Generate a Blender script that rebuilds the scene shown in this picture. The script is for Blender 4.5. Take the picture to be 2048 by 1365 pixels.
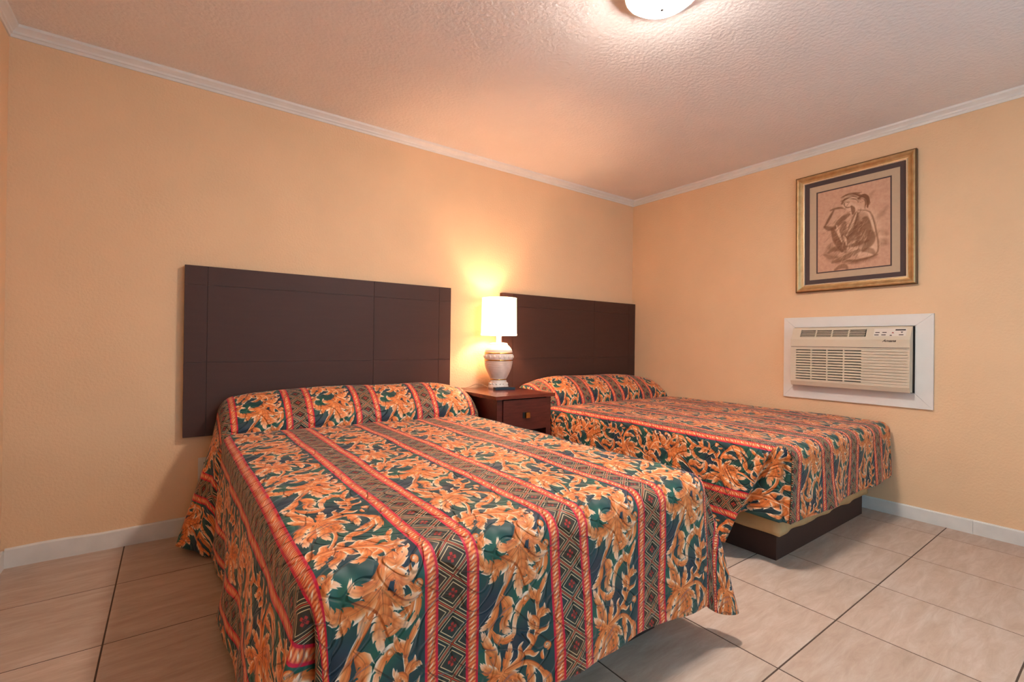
import bpy, bmesh, math, random
import numpy as np
from mathutils import Vector, Matrix
R = math.radians
random.seed(7)
for o in list(bpy.data.objects): bpy.data.objects.remove(o)
scene = bpy.context.scene
COL = scene.collection

# ------------------------------------------------------------------ camera
CAM = (-3.6596, -3.0372, 1.0410); YAW, PITCH, ROLL, FPX = 0.6289, 0.0030, 0.0129, 939.9
def cam_axes(yaw, pitch, roll):
    f = Vector((math.sin(yaw)*math.cos(pitch), math.cos(yaw)*math.cos(pitch), math.sin(pitch)))
    r = Vector((math.cos(yaw), -math.sin(yaw), 0)); u = r.cross(f)
    return r*math.cos(roll)+u*math.sin(roll), -r*math.sin(roll)+u*math.cos(roll), f
cr, cu, cf = cam_axes(YAW, PITCH, ROLL)
cd = bpy.data.cameras.new('camera'); cd.sensor_width = 36; cd.lens = FPX/2048*36; cd.clip_start = .02
cam = bpy.data.objects.new('camera', cd); COL.objects.link(cam)
cam.matrix_world = Matrix(((cr.x, cu.x, -cf.x, CAM[0]), (cr.y, cu.y, -cf.y, CAM[1]), (cr.z, cu.z, -cf.z, CAM[2]), (0, 0, 0, 1)))
scene.camera = cam

# ------------------------------------------------------------------ light, exposure
W_, L_, H_ = 4.26, 4.00, 2.437          # room: x -W_..0, y -L_..0, z 0..H_
WIN = (-3.60, -0.70, 0.55, 2.12)        # window in the front wall: x0 x1 z0 z1
world = bpy.data.worlds.new('world'); scene.world = world; world.use_nodes = True
wn = world.node_tree.nodes['Background']; wn.inputs[0].default_value = (.34, .72, 1, 1); wn.inputs[1].default_value = 3.0
pl = bpy.data.lights.new('window_portal', 'AREA'); pl.shape = 'RECTANGLE'; pl.size = WIN[1]-WIN[0]; pl.size_y = WIN[3]-WIN[2]
pl.cycles.is_portal = True
po = bpy.data.objects.new('window_portal', pl); COL.objects.link(po)
po.location = ((WIN[0]+WIN[1])/2, -L_-.11, (WIN[2]+WIN[3])/2); po.rotation_euler = (R(90), 0, 0)
DOME_E, SHADE_E, BULB_W = (92.0, 225.0), 4.2, 20.0     # dome: rim and underside
WARM = (.94, .86, .80); WARM_S = (1, .58, .34); SHADE_C = (1, .52, .26)
vs = scene.view_settings
vs.view_transform = 'Standard'; vs.look = 'None'; vs.gamma = 1; vs.use_curve_mapping = False; vs.exposure = 0.12
cy_ = scene.cycles; cy_.use_adaptive_sampling = True; cy_.adaptive_threshold = .18; cy_.adaptive_min_samples = 16; cy_.use_denoising = True
cy_.max_bounces = 6; cy_.diffuse_bounces = 4; cy_.glossy_bounces = 2; cy_.transmission_bounces = 2; cy_.caustics_reflective = False; cy_.caustics_refractive = False

# ------------------------------------------------------------------ materials
def lin(c): return tuple(((v/255)/12.92 if v/255 <= .04045 else (((v/255)+.055)/1.055)**2.4) for v in c)+(1,)
class NT:
    def __init__(s, name):
        s.m = bpy.data.materials.new(name); s.m.use_nodes = True; s.t = s.m.node_tree
        s.b = s.t.nodes['Principled BSDF']
    def n(s, kind, **kw):
        nd = s.t.nodes.new(kind)
        for k, v in kw.items():
            if k in nd.inputs.keys() and not hasattr(nd, k): nd.inputs[k].default_value = v
            else: setattr(nd, k, v)
        return nd
    def l(s, a, b): s.t.links.new(a, b)
def mat(name, rgb, rough=.5, metal=0, spec=.5, noise=0, nscale=20, bump=0, bscale=200, stretch=None, coat=0, rgb2=None):
    k = NT(name); b = k.b
    b.inputs['Base Color'].default_value = lin(rgb); b.inputs['Roughness'].default_value = rough
    b.inputs['Metallic'].default_value = metal; b.inputs['Specular IOR Level'].default_value = spec
    b.inputs['Coat Weight'].default_value = coat
    if noise or bump:
        tc = k.n('ShaderNodeTexCoord'); mp = k.n('ShaderNodeMapping')
        if stretch: mp.inputs['Scale'].default_value = stretch
        k.l(tc.outputs['Object'], mp.inputs['Vector'])
    if noise:
        nz = k.n('ShaderNodeTexNoise'); nz.inputs['Scale'].default_value = nscale; nz.inputs['Detail'].default_value = 5
        k.l(mp.outputs[0], nz.inputs['Vector'])
        rp = k.n('ShaderNodeValToRGB'); c = lin(rgb); c2 = lin(rgb2) if rgb2 else tuple(v*(1-noise) for v in c[:3])+(1,)
        rp.color_ramp.elements[0].position = .3; rp.color_ramp.elements[1].position = .7
        rp.color_ramp.elements[0].color = c2; rp.color_ramp.elements[1].color = c
        k.l(nz.outputs[0], rp.inputs[0]); k.l(rp.outputs[0], b.inputs['Base Color'])
    if bump:
        n2 = k.n('ShaderNodeTexNoise'); n2.inputs['Scale'].default_value = bscale; n2.inputs['Detail'].default_value = 3
        k.l(mp.outputs[0], n2.inputs['Vector'])
        bp = k.n('ShaderNodeBump'); bp.inputs['Strength'].default_value = bump; bp.inputs['Distance'].default_value = .004
        k.l(n2.outputs[0], bp.inputs['Height']); k.l(bp.outputs[0], b.inputs['Normal'])
    return k.m
def emit(name, rgb, strength):
    k = NT(name); b = k.b
    b.inputs['Base Color'].default_value = (.9, .9, .88, 1)
    b.inputs['Emission Color'].default_value = (*rgb, 1); b.inputs['Emission Strength'].default_value = strength
    return k.m
M = {}
M['wall'] = mat('wall_paint', (238, 196, 154), .75, spec=.25, noise=.05, nscale=3, bump=.55, bscale=85)
M['ceil'] = mat('ceiling_texture', (241, 231, 224), .85, spec=.2, noise=.04, nscale=4, bump=1.0, bscale=60)
M['trim'] = mat('white_trim', (232, 224, 214), .45, noise=.05, nscale=12)
M['base'] = mat('white_baseboard', (230, 222, 212), .5, noise=.14, nscale=9, bump=.15, bscale=40)
M['grout'] = mat('grout', (84, 62, 48), .9, noise=.2, nscale=30)
M['board'] = mat('dark_laminate', (74, 47, 38), .55, spec=.3, noise=.08, nscale=6, stretch=(1, 1, 8))
M['seam'] = mat('laminate_seam', (112, 76, 62), .6)
M['plinth'] = mat('dark_plinth', (66, 46, 40), .6, spec=.3, noise=.12, nscale=12)
M['liner'] = mat('beige_box_spring_cloth', (205, 170, 120), .9, noise=.2, nscale=10, bump=.8, bscale=22)
M['mattress'] = mat('mattress_ticking', (210, 200, 185), .9, noise=.05)
M['wood'] = mat('mahogany', (92, 38, 30), .32, spec=.5, noise=.45, nscale=7, stretch=(1.5, 12, 12), coat=.15)
M['woodtop'] = mat('mahogany_top', (112, 48, 34), .25, spec=.5, noise=.35, nscale=6, stretch=(1.5, 12, 12), coat=.25)
M['wooddark'] = mat('mahogany_inside', (46, 22, 18), .6, noise=.3, nscale=9)  # darker mahogany copy, the shade of the open inside put into its colour
M['brass'] = mat('brass', (214, 165, 88), .25, metal=1, noise=.1, nscale=40)
M['gold'] = mat('gold_leaf_frame', (208, 172, 122), .42, metal=.6, noise=.2, nscale=25, rgb2=(186, 146, 94))
M['goldlip'] = mat('pale_gold_lip', (232, 206, 170), .35, metal=.4)
M['framedge'] = mat('dark_gold_edge', (110, 74, 40), .5, metal=.4)
M['matdark'] = mat('dark_mat_board', (84, 66, 62), .9, noise=.05)
M['mattan'] = mat('tan_mat_board', (196, 168, 138), .9, noise=.05, nscale=50)
M['ceramic'] = mat('cream_ceramic', (236, 218, 202), .3, spec=.5, noise=.06, nscale=30)
M['ceramic_rib'] = mat('ribbed_ceramic', (228, 204, 186), .45, noise=.08, nscale=40)
M['white'] = mat('white_plastic', (236, 230, 220), .4)
M['acbody'] = mat('beige_plastic', (214, 196, 170), .42, spec=.4, noise=.03, nscale=8)
M['acpanel'] = mat('control_panel_plastic', (222, 208, 192), .4)
M['dark'] = mat('dark_void', (42, 30, 24), .8)  # shade painted as a dark colour for the air conditioner's gaps and hollows
M['black'] = mat('black_plastic', (28, 26, 26), .4, noise=.1)
M['key'] = mat('dark_keys', (62, 44, 36), .6)
M['red'] = mat('red_arrow', (170, 60, 44), .6)
M['wire'] = mat('lamp_wire', (196, 150, 110), .5)
def dome_mat():
    """frosted glass, brightest underneath where the bulbs sit"""
    m = emit('lit_glass_dome', WARM, 1); t = m.node_tree; n, l = t.nodes, t.links
    g = n.new('ShaderNodeNewGeometry'); sx = n.new('ShaderNodeSeparateXYZ'); l.new(g.outputs['Normal'], sx.inputs[0])
    ab = n.new('ShaderNodeMath'); ab.operation = 'ABSOLUTE'; l.new(sx.outputs['Z'], ab.inputs[0])
    pw = n.new('ShaderNodeMath'); pw.operation = 'POWER'; pw.inputs[1].default_value = 2.5; l.new(ab.outputs[0], pw.inputs[0])
    ma = n.new('ShaderNodeMath'); ma.operation = 'MULTIPLY_ADD'; ma.inputs[1].default_value = DOME_E[1]; ma.inputs[2].default_value = DOME_E[0]; l.new(pw.outputs[0], ma.inputs[0])
    l.new(ma.outputs[0], n['Principled BSDF'].inputs['Emission Strength'])
    return m
M['dome'] = dome_mat()
M['shade'] = emit('lit_lamp_shade', SHADE_C, SHADE_E)
M['bronze'] = mat('dark_finial', (20, 17, 15), .5)
M['nickel'] = mat('white_enamel_rim', (235, 228, 216), .35)

def tile_mat():
    k = NT('stone_look_tile'); b = k.b
    tc = k.n('ShaderNodeTexCoord'); oi = k.n('ShaderNodeObjectInfo'); geo = k.n('ShaderNodeNewGeometry')
    off = k.n('ShaderNodeVectorMath', operation='SCALE'); cmb = k.n('ShaderNodeCombineXYZ')
    for i in range(3): k.l(oi.outputs['Random'], cmb.inputs[i])
    k.l(cmb.outputs[0], off.inputs[0]); off.inputs['Scale'].default_value = 37.0
    add = k.n('ShaderNodeVectorMath', operation='ADD'); k.l(geo.outputs['Position'], add.inputs[0]); k.l(off.outputs[0], add.inputs[1])
    mp = k.n('ShaderNodeMapping'); mp.inputs['Scale'].default_value = (2.4, 11, 1); mp.inputs['Rotation'].default_value = (0, 0, R(7))
    k.l(add.outputs[0], mp.inputs['Vector'])
    n1 = k.n('ShaderNodeTexNoise'); n1.inputs['Scale'].default_value = 2.2; n1.inputs['Detail'].default_value = 8; n1.inputs['Roughness'].default_value = .68; n1.inputs['Distortion'].default_value = .5
    k.l(mp.outputs[0], n1.inputs['Vector'])
    rp = k.n('ShaderNodeValToRGB'); e = rp.color_ramp.elements
    e[0].position = .28; e[0].color = lin((172, 145, 124)); e[1].position = .74; e[1].color = lin((204, 183, 166))
    x = e.new(.5); x.color = lin((188, 162, 143))
    k.l(n1.outputs[0], rp.inputs[0])
    br = k.n('ShaderNodeHueSaturation'); mr = k.n('ShaderNodeMapRange'); mr.inputs['To Min'].default_value = .93; mr.inputs['To Max'].default_value = 1.05
    k.l(oi.outputs['Random'], mr.inputs[0]); k.l(mr.outputs[0], br.inputs['Value']); k.l(rp.outputs[0], br.inputs['Color'])
    k.l(br.outputs[0], b.inputs['Base Color']); b.inputs['Roughness'].default_value = .42; b.inputs['Specular IOR Level'].default_value = .35
    bp = k.n('ShaderNodeBump'); bp.inputs['Strength'].default_value = .12; bp.inputs['Distance'].default_value = .003
    k.l(n1.outputs[0], bp.inputs['Height']); k.l(bp.outputs[0], b.inputs['Normal'])
    return k.m
M['tile'] = tile_mat()

# ------------------------------------------------------------------ printed cloth pattern, drawn stroke by stroke
PER, TPER = .3556, .62                      # repeat of the print across and along the bed (m)
class Canvas:
    def __init__(s, wmm, hmm, px):
        s.px = px; s.W = int(round(wmm/px)); s.H = int(round(hmm/px))
        s.a = np.zeros((s.H, s.W, 3))
        s.X, s.Y = np.meshgrid((np.arange(s.W)+.5)*px, (np.arange(s.H)+.5)*px)
    def stroke(s, pts, prof, colf, oy=0, ox=0, soft=None):
        """pts: polyline (n,2) mm; prof(t) half width, or (left, right); colf(t, q) -> rgb, q = signed side -1..1"""
        pts = np.asarray(pts, float)+np.array([ox, oy]); n = len(pts)
        t = np.linspace(0, 1, n); w = prof(t); wl, wr = w if isinstance(w, tuple) else (w, w); wm = max(wl.max(), wr.max())+1
        x0, y0 = pts.min(0)-wm; x1, y1 = pts.max(0)+wm
        i0, i1 = max(0, int(x0/s.px)), min(s.W, int(x1/s.px)+2); j0, j1 = max(0, int(y0/s.px)), min(s.H, int(y1/s.px)+2)
        if i0 >= i1 or j0 >= j1: return
        X = s.X[j0:j1, i0:i1]; Y = s.Y[j0:j1, i0:i1]
        best = np.full(X.shape, 1e9); T = np.zeros(X.shape); Q = np.zeros(X.shape)
        for k in range(n-1):
            a, d = pts[k], pts[k+1]-pts[k]; L2 = (d*d).sum()+1e-9
            h = np.clip(((X-a[0])*d[0]+(Y-a[1])*d[1])/L2, 0, 1)
            dx, dy = X-a[0]-h*d[0], Y-a[1]-h*d[1]; dist = np.hypot(dx, dy); sg = np.sign(d[0]*dy-d[1]*dx)
            wk = np.where(sg < 0, wl[k]+(wl[k+1]-wl[k])*h, wr[k]+(wr[k+1]-wr[k])*h); sc = dist-wk
            m = sc < best
            best = np.where(m, sc, best); T = np.where(m, t[k]+h*(t[k+1]-t[k]), T)
            Q = np.where(m, sg*dist/np.maximum(wk, .3), Q)
        al = np.clip(-best/(soft or s.px)+.5, 0, 1)[..., None]
        c = colf(T, np.clip(Q, -1, 1))
        s.a[j0:j1, i0:i1] = s.a[j0:j1, i0:i1]*(1-al)+c*al
    def polyleaf(s, out, spine, w, colf, oy=0, ox=0):
        """fill a closed outline; colours come from the nearest place on the spine"""
        off = np.array([ox, oy]); out = out+off; sp = spine+off
        x0, y0 = out.min(0)-1; x1, y1 = out.max(0)+1
        i0, i1 = max(0, int(x0/s.px)), min(s.W, int(x1/s.px)+2); j0, j1 = max(0, int(y0/s.px)), min(s.H, int(y1/s.px)+2)
        if i0 >= i1 or j0 >= j1: return
        X = s.X[j0:j1, i0:i1]; Y = s.Y[j0:j1, i0:i1]
        ins = np.zeros(X.shape, bool); dm = np.full(X.shape, 1e9); nn = len(out)
        for k in range(nn):
            a, b = out[k], out[(k+1) % nn]; d = b-a
            cr_ = ((a[1] > Y) != (b[1] > Y)) & (X < d[0]*(Y-a[1])/(d[1] if abs(d[1]) > 1e-9 else 1e-9)+a[0]); ins ^= cr_
            h = np.clip(((X-a[0])*d[0]+(Y-a[1])*d[1])/((d*d).sum()+1e-9), 0, 1)
            dm = np.minimum(dm, (X-a[0]-h*d[0])**2+(Y-a[1]-h*d[1])**2)
        al = np.clip(np.where(ins, 1, -1)*np.sqrt(dm)/s.px+.5, 0, 1)[..., None]
        best = np.full(X.shape, 1e9); T = np.zeros(X.shape); Q = np.zeros(X.shape); m = len(sp)
        for k in range(m-1):
            a, d = sp[k], sp[k+1]-sp[k]; h = np.clip(((X-a[0])*d[0]+(Y-a[1])*d[1])/((d*d).sum()+1e-9), 0, 1)
            dx, dy = X-a[0]-h*d[0], Y-a[1]-h*d[1]; dist = np.hypot(dx, dy); mk = dist < best
            best = np.where(mk, dist, best); T = np.where(mk, (k+h)/(m-1), T); Q = np.where(mk, np.sign(d[0]*dy-d[1]*dx)*dist/w, Q)
        c = colf(T, np.clip(Q, -1, 1))
        s.a[j0:j1, i0:i1] = s.a[j0:j1, i0:i1]*(1-al)+c*al
def bez(*P, n=18):
    """smooth curve through / along the given points (Catmull-Rom for 4+, quadratic for 3)"""
    P = [np.array(p, float) for p in P]
    if len(P) == 3:
        t = np.linspace(0, 1, n)[:, None]; return P[0]*(1-t)**2+2*P[1]*t*(1-t)+P[2]*t*t
    out = []; m = len(P)-1; per = max(3, n//m)
    for i in range(m):
        p0, p1, p2, p3 = P[max(i-1, 0)], P[i], P[i+1], P[min(i+2, m)]
        for k in range(per):
            t = k/per; out.append(.5*(2*p1+(p2-p0)*t+(2*p0-5*p1+4*p2-p3)*t*t+(3*p1-p0-3*p2+p3)*t**3))
    out.append(P[-1]); return np.array(out)
C_O1, C_O2, C_CR, C_BR = (np.array(c)/255 for c in ((206, 94, 36), (243, 148, 80), (252, 230, 206), (116, 46, 20)))
def mix(a, b, f): f = np.clip(f, 0, 1)[..., None]; return a*(1-f)+b*f
def leafcol(hi=1.0, teeth=5, tip=1.0):
    def f(T, Q):
        q = Q*hi; aq = np.abs(q)
        vein = .5+.5*np.cos(2*np.pi*(teeth*1.25*T-aq*.55)); fine = .5+.5*np.sin(aq*17+T*5)
        c = mix(C_O1, C_O2, .38+.40*q+.28*vein+.28*fine)
        c = mix(c, C_CR, np.clip((T-.55)*2.2, 0, 1)**1.2*tip*.92)
        c = mix(c, C_CR, np.clip((q-.36)*2.2, 0, 1)*.85*np.clip(T*3, 0, 1))
        c = mix(c, C_CR, np.clip((aq-.72)*3, 0, 1)*.55*tip*np.clip(T*2, 0, 1))
        c = mix(c, C_BR, np.clip(.10-vein, 0, 1)*2.6*np.clip(1-aq, 0, 1)*np.clip(1.1-T, 0, 1))
        c = mix(c, C_BR, np.clip((-q-.5)*1.8, 0, 1)*.7*np.clip(1.25-T*1.2, 0, 1))
        c = mix(c, C_BR, np.clip(.09-aq, 0, 1)*7*np.clip(1-T*1.15, 0, 1))
        return c
    return f
def draw_cloth():
    cv = Canvas(PER*1000, TPER*1000, .7)
    X, Y = cv.X, cv.Y; P = PER*1000; TP = TPER*1000
    g = .5+.3*np.sin(2*np.pi*(Y/TP*2+.35*np.sin(2*np.pi*X/P)))+.3*np.sin(2*np.pi*(X/P*2+Y/TP*3))
    cv.a[:] = mix(np.array((36, 50, 62))/255., np.array((36, 88, 70))/255., g)     # slate ground drifting to green
    BX = 106+17
    rnd = random.Random(3)
    def put(pts, prof, col):
        for oy in (-TP, 0, TP): cv.stroke(pts, prof, col, oy, BX)
    def stem(pl, w0, w1, hi=1.0):
        put(bez(*pl, n=36), lambda t: w0+(w1-w0)*t, leafcol(hi, 0, .2))
    def leaf(pl, w, hi=1.0, tip=1.0, asym=0.0, n=4):
        """an acanthus leaf with saw-toothed margins, hooked along its spine"""
        pts = bez(*pl, n=40); m = len(pts)
        def at(t, h):
            t = min(max(t, 0), 1); f = t*(m-1); i = min(int(f), m-2); p = pts[i]+(pts[i+1]-pts[i])*(f-i); j0, j1 = max(0, i-1), min(m-1, i+2); d = pts[j1]-pts[j0]; d = d/(np.hypot(*d)+1e-9)
            return p+np.array([-d[1], d[0]])*h, d
        env = lambda t: max(0., math.sin(math.pi*min(1, max(0, t*.93+.05))**.8))**.75*(1-.15*t)
        L = np.hypot(*np.diff(pts, axis=0).T).sum()
        outl = []
        for sd in (1, -1):
            ws = w*(1+asym*sd)*1.08; row = [at(0, sd*w*.16)[0]]
            ph = 0 if sd > 0 else .4
            for k in range(n):
                t0 = .10+.80*(k+ph*.6)/n; dt = .80/n
                e0, e1, e2 = env(t0), env(t0+dt*.5), env(t0+dt)
                row += [at(t0, sd*ws*.50*e0)[0], at(t0+dt*.12, sd*ws*.80*e0)[0], at(t0+dt*.5, sd*ws*1.02*e1)[0]]
                tip_, d = at(min(.98, t0+dt*.95), sd*ws*1.16*e2); row.append(tip_+d*L*dt*.22)
                row += [at(t0+dt*.92, sd*ws*.78*e2)[0]]
            outl.append(row)
        tipp, d = at(1, 0)
        poly = np.array(outl[0]+[tipp+d*3]+outl[1][::-1])
        for oy in (-TP, 0, TP): cv.polyleaf(poly, pts, w*1.1, leafcol(hi, n, tip), oy, BX)
    def lobe(pl, w, hi=1.0): put(bez(*pl, n=22), lambda t: w*np.clip(np.sin(np.pi*np.clip(t*.96+.04, 0, 1)**.62), 0, 1)**.8+.25, leafcol(hi, 0, 1))
    def sprays(pl, n, L, w, sides=(1, -1), f0=.1, f1=.92, back=.15):
        """hooked side lobes that leave a spine and bend forward"""
        pts = bez(*pl, n=60); m = len(pts)-2
        for k in range(n):
            for sd in sides:
                f = f0+(f1-f0)*(k+(.25 if sd > 0 else -.1))/max(1, n-.5); i = max(1, min(m, int(f*m))); p = pts[i]; d = pts[i+1]-pts[i-1]; d = d/np.hypot(*d); nr = np.array([-d[1], d[0]])*sd
                l = L*rnd.uniform(.85, 1.2)*(.7+.5*math.sin(math.pi*f))
                lobe([p-d*l*.3, p+nr*l*.35+d*l*.05, p+nr*l*.85+d*l*.25, p+nr*l*.98+d*l*.75], w*rnd.uniform(.85, 1.15), sd)
    def curl(c, r, a0, sgn, w, turns=1.2):
        an = np.linspace(0, 2*np.pi*turns, 30); rr = r*(1-.75*an/an[-1])
        put(np.stack([c[0]+rr*np.cos(a0+sgn*an), c[1]+rr*np.sin(a0+sgn*an)], 1), lambda t: w*(.7+.5*t), leafcol(sgn, 0, .4))
    # stems
    stem([(120, 62), (92, 116), (54, 172), (28, 250), (26, 310), (60, 358)], 7.5, 6)
    stem([(62, 352), (80, 410), (84, 452), (62, 506), (26, 560), (10, 600)], 6, 4)
    # lower scrolls (both halves of the repeat)
    for (dy, k) in ((0, 1.0), (312, .86)):
        def q(*pl): return [((x if k == 1 else 30+x*.86), (y-360)*k+360+dy) for x, y in pl]
        stem(q((66, 356), (110, 338), (158, 306), (172, 252), (168, 208)), 8*k, 5*k, -1)
        sprays(q((66, 356), (110, 338), (158, 306), (172, 252), (168, 208)), 3, 26*k, 7*k, f0=.35)
        leaf(q((172, 222), (160, 188), (128, 196), (108, 228), (100, 276)), 13*k, 1, n=4, asym=.3)
        leaf(q((168, 226), (176, 190), (196, 160), (203, 146)), 9*k, 1, n=3)
        leaf(q((160, 200), (148, 184), (146, 158)), 8*k, -1, n=2)
        leaf(q((174, 252), (196, 228), (208, 244)), 9*k, 1, n=2); leaf(q((166, 276), (146, 262), (150, 232)), 10*k, -1, n=3)
        stem(q((78, 352), (140, 350), (184, 388), (178, 440), (140, 474), (112, 478)), 7*k, 5*k)
        leaf(q((170, 372), (198, 404), (192, 452), (164, 480)), 11*k, 1, n=3); leaf(q((182, 420), (160, 450), (128, 452)), 10*k, -1, n=3)
        leaf(q((140, 350), (158, 386), (144, 430)), 13*k, -1, n=3)
        leaf(q((150, 470), (118, 468), (98, 496), (112, 512)), 10*k, 1, n=3); curl(q((122, 520))[0], 9*k, 0, 1, 3)
        curl(q((196, 322))[0], 11*k, 1.4, -1, 3.4); lobe(q((184, 352), (178, 338), (186, 330)), 5*k)
        # leaves of the lower fan, all swept the same way
        if k == 1:
            for pl, w, hi, n in (([(60, 350), (44, 300), (20, 262), (8, 232)], 13, 1, 4), ([(62, 352), (24, 338), (6, 306)], 13, 1, 3), ([(62, 356), (30, 372), (12, 412), (4, 446)], 15, -1, 4),
                                 ([(64, 360), (44, 410), (20, 452), (12, 484)], 15, 1, 4), ([(66, 360), (70, 408), (60, 440), (66, 478)], 16, 1, 4), ([(70, 358), (100, 396), (98, 432), (112, 452)], 15, -1, 4),
                                 ([(72, 354), (116, 372), (134, 404)], 12, -1, 3), ([(66, 350), (92, 318), (88, 284)], 13, 1, 3)):
                leaf(pl, w, hi, n=n)
    # leaves along the descending stem
    leaf([(58, 166), (40, 206), (22, 222), (2, 226)], 12, 1, n=3); leaf([(60, 160), (84, 196), (70, 240), (92, 262)], 17, -1, n=4); leaf([(34, 236), (60, 270), (96, 272), (104, 250)], 11, -1, n=3)
    # great plume that sweeps in from the left and turns down
    pl = [(4, -74), (52, -84), (104, -76), (148, -46), (150, 0), (122, 60)]
    sprays(pl, 6, 34, 9.5, f0=.05, f1=.72)
    leaf([(60, -82), (30, -66), (16, -34), (4, -30)], 13, 1, n=4); leaf([(70, -82), (60, -44), (36, -20), (38, -2)], 12, -1, n=3)
    leaf([(120, -66), (112, -30), (86, -10), (70, -14)], 11, 1, n=3)
    leaf([(104, -78), (140, -100), (182, -96)], 13, -1, n=4); leaf([(140, -56), (170, -62), (204, -44)], 11, 1, n=3)
    put(bez(*pl, n=60), lambda t: 5+5*t, leafcol(1, 0, .1))
    # great fan below it
    leaf([(124, 40), (134, 0), (156, 20), (184, 2), (190, -18)], 12, 1, n=4); leaf([(126, 46), (150, 36), (176, 56), (206, 30)], 14, -1, n=4)
    leaf([(122, 56), (140, 88), (172, 98), (206, 90)], 15, 1, n=5); leaf([(122, 58), (136, 112), (156, 138), (182, 150)], 13, -1, n=4)
    leaf([(120, 60), (122, 108), (112, 142), (120, 186)], 19, 1, n=6); leaf([(118, 62), (98, 96), (82, 104), (72, 142)], 14, 1, n=4)
    leaf([(136, -6), (116, 40), (84, 54), (58, 46), (62, 26)], 13, -1, n=4)
    leaf([(120, 54), (86, 82), (40, 92), (8, 74), (0, 44)], 19, -1, n=6); leaf([(14, 86), (-2, 50), (16, 24), (40, 34)], 13, 1, n=4)
    leaf([(52, 90), (46, 116), (26, 124)], 11, 1, n=3); leaf([(16, 36), (16, 12), (32, 0)], 8, 1, n=2)
    curl((8, 10), 10, 2.2, 1, 3.4); curl((200, 70), 11, 1.3, -1, 3.6)
    # --- lattice band
    x = X; lat = (x > 8) & (x < 98)
    hx, hy = 47., TP/16
    xs = np.abs(x-53)/hx; ys = np.abs((Y/hy/2) % 1-.5)*2
    q1 = xs+ys
    c = mix(np.array((38, 52, 50))/255., np.array((74, 46, 26))/255., .45+.35*np.sin(2*np.pi*Y/TP*2))
    def ln(c, dist, w, col): return mix(c, np.array(col)/255., np.clip((w-dist)/.03+.5, 0, 1))
    c = ln(c, np.abs(q1-1), .045, (190, 72, 42))
    c = ln(c, np.abs(np.abs(q1-1)-.125), .026, (238, 204, 150))
    cell = np.where(q1 < 1, q1, 2-q1)
    c = ln(c, np.abs(cell-.64), .028, (240, 210, 160))
    for (ccx, sh) in ((53, .5), (53-hx, 0.), (53+hx, 0.)):
        fx = (x-ccx); fy = (((Y/hy/2)+.5-sh) % 1-.5)*2*hy
        rr = np.hypot(fx, fy); an = np.arctan2(fy, fx)
        pet = 8+4.2*np.cos(4*an)-1.5*np.cos(8*an)
        c = mix(c, np.array((186, 50, 40))/255., np.clip((pet-rr)/1.2+.5, 0, 1)*.95)
        c = mix(c, np.array((70, 22, 18))/255., np.clip((pet*.45-rr)/1+.5, 0, 1)*.8)
    cv.a[:] = np.where(lat[..., None], c, cv.a)
    # --- braids with red piping
    for bx_ in (0., 106., P):
        d = x-bx_; ad = np.abs(d)
        ph = (Y/TP*66+d*.030) % 1
        rope = mix(np.array((226, 96, 46))/255., np.array((248, 158, 96))/255., np.clip(1-np.abs(ph-.5)*3.0, 0, 1))
        ph2 = (Y/TP*33+d*.05+.25*np.sin(2*np.pi*Y/TP*9)) % 1
        rope = mix(rope, np.array((255, 236, 206))/255., np.clip(1-np.abs(ph2-.5)*4.5, 0, 1)*np.clip(1.25-ad/7, 0, 1))
        rope = mix(rope, np.array((140, 44, 22))/255., np.clip((np.abs(ph-.5)-.38)*12, 0, 1)*.75*np.clip(ad/6, .25, 1))
        rope = mix(rope, np.array((214, 50, 52))/255., np.clip((ad-7)/4, 0, 1)*.55)
        m1 = np.clip((11-ad)/.8+.5, 0, 1); m2 = np.clip((16.5-ad)/.8+.5, 0, 1)
        cv.a[:] = mix(cv.a, np.array((208, 24, 56))/255., m2)
        cv.a[:] = cv.a*(1-m1[..., None])+rope*m1[..., None]
    return cv.a
def image_from(name, a):
    H, W = a.shape[:2]
    im = bpy.data.images.new(name, W, H)
    px = np.ones((H, W, 4), np.float32); px[..., :3] = np.clip(a[::-1], 0, 1)
    im.pixels.foreach_set(px.ravel()); im.update(); im.pack()
    return im
def draw_quilting():
    n, m = 384, 640; x, y = np.meshgrid(np.arange(n)/n*2*np.pi, np.arange(m)/m*2*np.pi)
    f = np.sin(2*x+1.9*np.sin(3*y+.7)+.8*np.sin(2*y+x))*np.sin(4*y+1.6*np.sin(2*x+.4)+.9*np.sin(x-3*y))
    h = np.clip(np.abs(f)/.22, 0, 1); h = h*h*(3-2*h)*.75
    rs = np.random.RandomState(2)
    for i in range(26):
        kx, ky = rs.randint(-9, 10), rs.randint(-14, 15); h = h+.03*np.sin(kx*x+ky*y+rs.uniform(0, 6.28))
    return np.repeat(np.clip(h, 0, 1)[..., None], 3, 2)
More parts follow.
